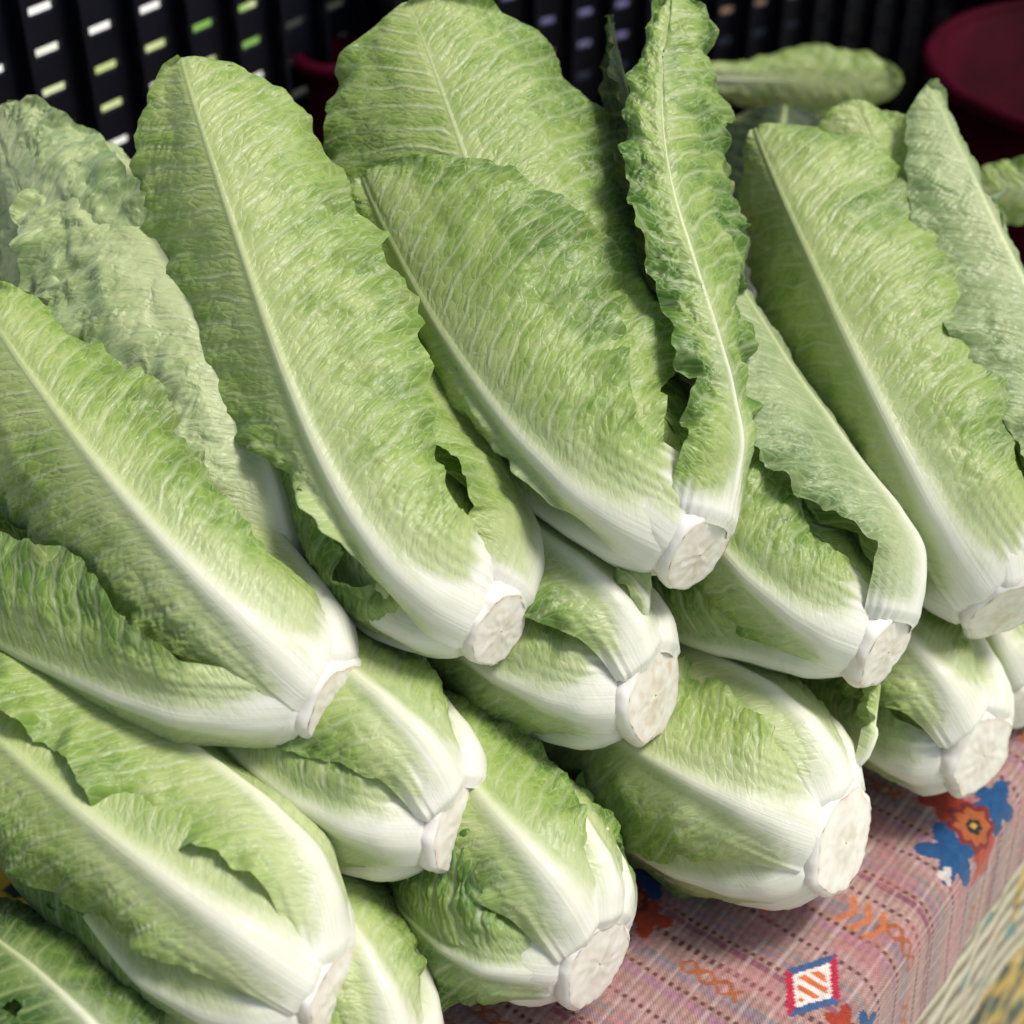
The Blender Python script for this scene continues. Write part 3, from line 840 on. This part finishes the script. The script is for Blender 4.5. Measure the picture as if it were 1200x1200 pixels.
romaine('lettuce cut off by the right edge, lying on the cloth farthest to the right', (1212, 822, .945), (1070, 565, 1.04), .048, [
    D(az=60, ln=.9, w=.05, layer=-.7, tone=.3),
    D(az=-50, ln=.9, w=.05, layer=1, tone=.3),
    D(az=0, ln=.9, w=.05, layer=-.7, tone=.3),
])
romaine('lettuce of which only a white flank shows at the bottom edge, left of centre', (470, 1290, .757), (285, 1025, .84), .046, [
    D(az=70, ln=.9, w=.05, layer=-.7, tone=.2),
    D(az=25, ln=.9, w=.05, layer=1.5, tone=.25),
    D(az=-30, ln=.9, w=.05, layer=.5, tone=.4),
])
romaine('dull dark green lettuce in the bottom left corner with a holed leaf', (200, 1365, .725), (-60, 1125, .80), .045, [
    D(az=60, ln=.9, w=.05, layer=-.7, tone=.5),
    D(az=-25, ln=.9, w=.05, layer=.5, tone=.5, wh=.5, rib=.5),
    D(az=20, ln=.95, w=.055, layer=1.8, tone=.8, wh=.4, rib=.5, crump=1.8, ruf=1.8, holes=((14, 1182, 9),)),
], mat='leaf_fresh')
# ---- heads added underneath to block light and keep the gaps dark
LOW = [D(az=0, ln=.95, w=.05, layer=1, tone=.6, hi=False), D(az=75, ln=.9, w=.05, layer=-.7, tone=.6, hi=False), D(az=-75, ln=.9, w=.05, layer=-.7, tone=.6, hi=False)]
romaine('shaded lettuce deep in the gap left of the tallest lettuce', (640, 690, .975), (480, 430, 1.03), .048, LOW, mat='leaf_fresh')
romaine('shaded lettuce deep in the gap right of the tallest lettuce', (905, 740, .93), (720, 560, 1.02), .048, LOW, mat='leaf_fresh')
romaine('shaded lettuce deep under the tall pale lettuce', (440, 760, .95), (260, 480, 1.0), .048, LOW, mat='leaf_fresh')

# ------------------------------------------------------------------ crates and things behind the lettuces
def crate(label, p, width, height, depth, cols, px, slit_w, slit_h, pz, z0, yaw=None, mat='navy'):
    """p = lower left corner of the panel that faces the stall front; rows of slits in every panel; open side away from the front"""
    root = empty('plastic_crate', p, label, 'crate', 'plastic crates behind the lettuces')
    if yaw is None: fr = (TF[0], np.zeros(3))
    else:
        cy, sy = math.cos(math.radians(yaw)), math.sin(math.radians(yaw))
        fr = (np.array([[cy, -sy, 0], [sy, cy, 0], [0, 0, 1.0]]), np.zeros(3))
    th = .004
    bx = []
    nrow = int((height-2*z0)/pz)
    # bars of the front panel: solid strips between columns, short bars between the slits of a column
    x = 0.0
    xs = []
    x0 = (width-cols*px)/2
    for c in range(cols):
        cx = x0+(c+.5)*px
        xs.append(cx)
    prev = 0.0
    for cx in xs:
        l = cx-slit_w/2
        bx.append((((prev+l)/2, 0, height/2), (l-prev, th, height)))
        prev = cx+slit_w/2
        zs = [z0+(k+.5)*pz for k in range(nrow)]
        pv = 0.0
        for z in zs:
            bx.append(((cx, 0, (pv+z-slit_h/2)/2), (slit_w, th, z-slit_h/2-pv)))
            pv = z+slit_h/2
        bx.append(((cx, 0, (pv+height)/2), (slit_w, th, height-pv)))
    bx.append((((prev+width)/2, 0, height/2), (width-prev, th, height)))
    boxes_mesh('slotted_panel', bx, M[mat], root, fr)
    for c in range(cols+1):
        boxes_mesh('rib', [((x0+c*px, -.0075, height/2), (.0035, .011, height-.01))], M[mat], root, fr)
    for zz in (height+.004, -.004+.008):
        boxes_mesh('rim', [((width/2, -.004, zz), (width+.012, .024, .008))], M[mat], root, fr)
    for sx in (.002, width-.002):
        boxes_mesh('side_panel', [((sx, depth/2+.002, height/2), (.004, depth, height-.004))], M[mat], root, fr)
    boxes_mesh('base_panel', [((width/2, depth/2+.002, .012), (width-.01, depth, .004))], M[mat], root, fr)
    return root

pA = at(100, 60, 1.08)
pA0 = pA - E1*.20; pA0[2] = .007
crate('navy slotted crate at the top left with daylight showing through its slits', pA0, .60, .40, .12, 13, .0430, .0200, .0066, .0262, .02)
pB = at(870, 60, 1.42)
YB = 30
dB = np.array([math.cos(math.radians(YB)), math.sin(math.radians(YB)), 0])
pB0 = pB - dB*.32; pB0[2] = .007
crate('navy crate with dim violet slits standing behind the tallest lettuce', pB0, .60, .36, .25, 15, .034, .014, .0065, .0255, .02, YB)
pC0 = pB0 + dB*.62 + np.array([.0, -.10, 0])
crate('dark crate in the top right corner behind the red tub', pC0, .60, .36, .25, 15, .034, .014, .0065, .0255, .02, YB-5)

def tub(label, c, r, h, mat, rimmat):
    root = empty('plastic_tub', c, label, 'tub')
    K = 72
    th = np.linspace(0, 2*np.pi, K, endpoint=False)
    def lathe(name, prof, m):
        V = np.array([[(rr*math.cos(t), rr*math.sin(t), z) for t in th] for rr, z in prof]).reshape(-1, 3)
        i = np.arange(len(prof)*K).reshape(len(prof), K)
        Q = np.stack([i[:-1], np.roll(i[:-1], -1, 1), np.roll(i[1:], -1, 1), i[1:]], -1).reshape(-1, 4)
        return np_mesh(name, V, Q, m, root)
    lathe('wall', [(.001, .0), (r*.8, .0), (r*.82, .004), (r, h), (r*.985, h), (r*.80, .006), (.001, .006)], M[mat])
    lathe('rim', [(r*.985, h-.004), (r+.008, h-.004), (r+.010, h), (r+.006, h+.005), (r*.99, h+.004), (r*.985, h-.004)], M[rimmat])
    return root

def loose_leaf(label, a, b, w, mat, az=0, flat=3.0, tone=.2, R=.02):
    h = Head(a, b, R)
    root = empty('loose_leaf', h.p0, label, 'leaf')
    SEED[0] += 40
    build_leaf(h, root, h.p0, az=az, ln=1.0, w=w, flat=flat, tone=tone, seed=SEED[0], mat=mat, name='blade', rows=70, rib=.35, wh=.3)

for lab, c, r in (('red plastic tub at the right edge behind the lettuces', at(1285, 80, 1.24), .115),
                  ('narrow red tub just showing between the two tall lettuces', at(392, 85, 1.25)+UP*.012, .022)):
    base = np.array([c[0], c[1], .008])
    tub(lab, base, r, c[2]-.008, 'red', 'red')
loose_leaf('pale limp leaf lying behind the lettuces beside the right crate', (770, 92, 1.21), (1052, 98, 1.20), .025, 'leaf', tone=.0)
loose_leaf('yellowish leaf hanging over the front of the red tub', (1270, 220, 1.06), (1128, 228, 1.07), .02, 'leaf', tone=.1)

romaine('dark shaded lettuce standing behind, right of the tallest lettuce', (880, 420, 1.10), (915, 165, 1.16), .05,  # head added so the space behind the heap reads as dark
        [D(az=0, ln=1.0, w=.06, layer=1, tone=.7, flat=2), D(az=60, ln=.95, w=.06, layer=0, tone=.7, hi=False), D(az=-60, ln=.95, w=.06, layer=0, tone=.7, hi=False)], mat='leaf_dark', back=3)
bt = empty('added_back_table', (.75, 2.35, -.78), 'added table whose violet top gives the crate slits their dim violet', 'table')  # added behind to tint the view through the slits and cover bright ground
I3 = (np.eye(3), np.zeros(3))
boxes_mesh('table_top', [((0, 0, .55), (1.9, 1.1, .03))], M['violet'], bt, I3, .004)
for sx in (-.88, .88):
    for sy in (-.48, .48):
        boxes_mesh('leg', [((sx, sy, .267), (.05, .05, .534))], M['wood'], bt, I3, .003)
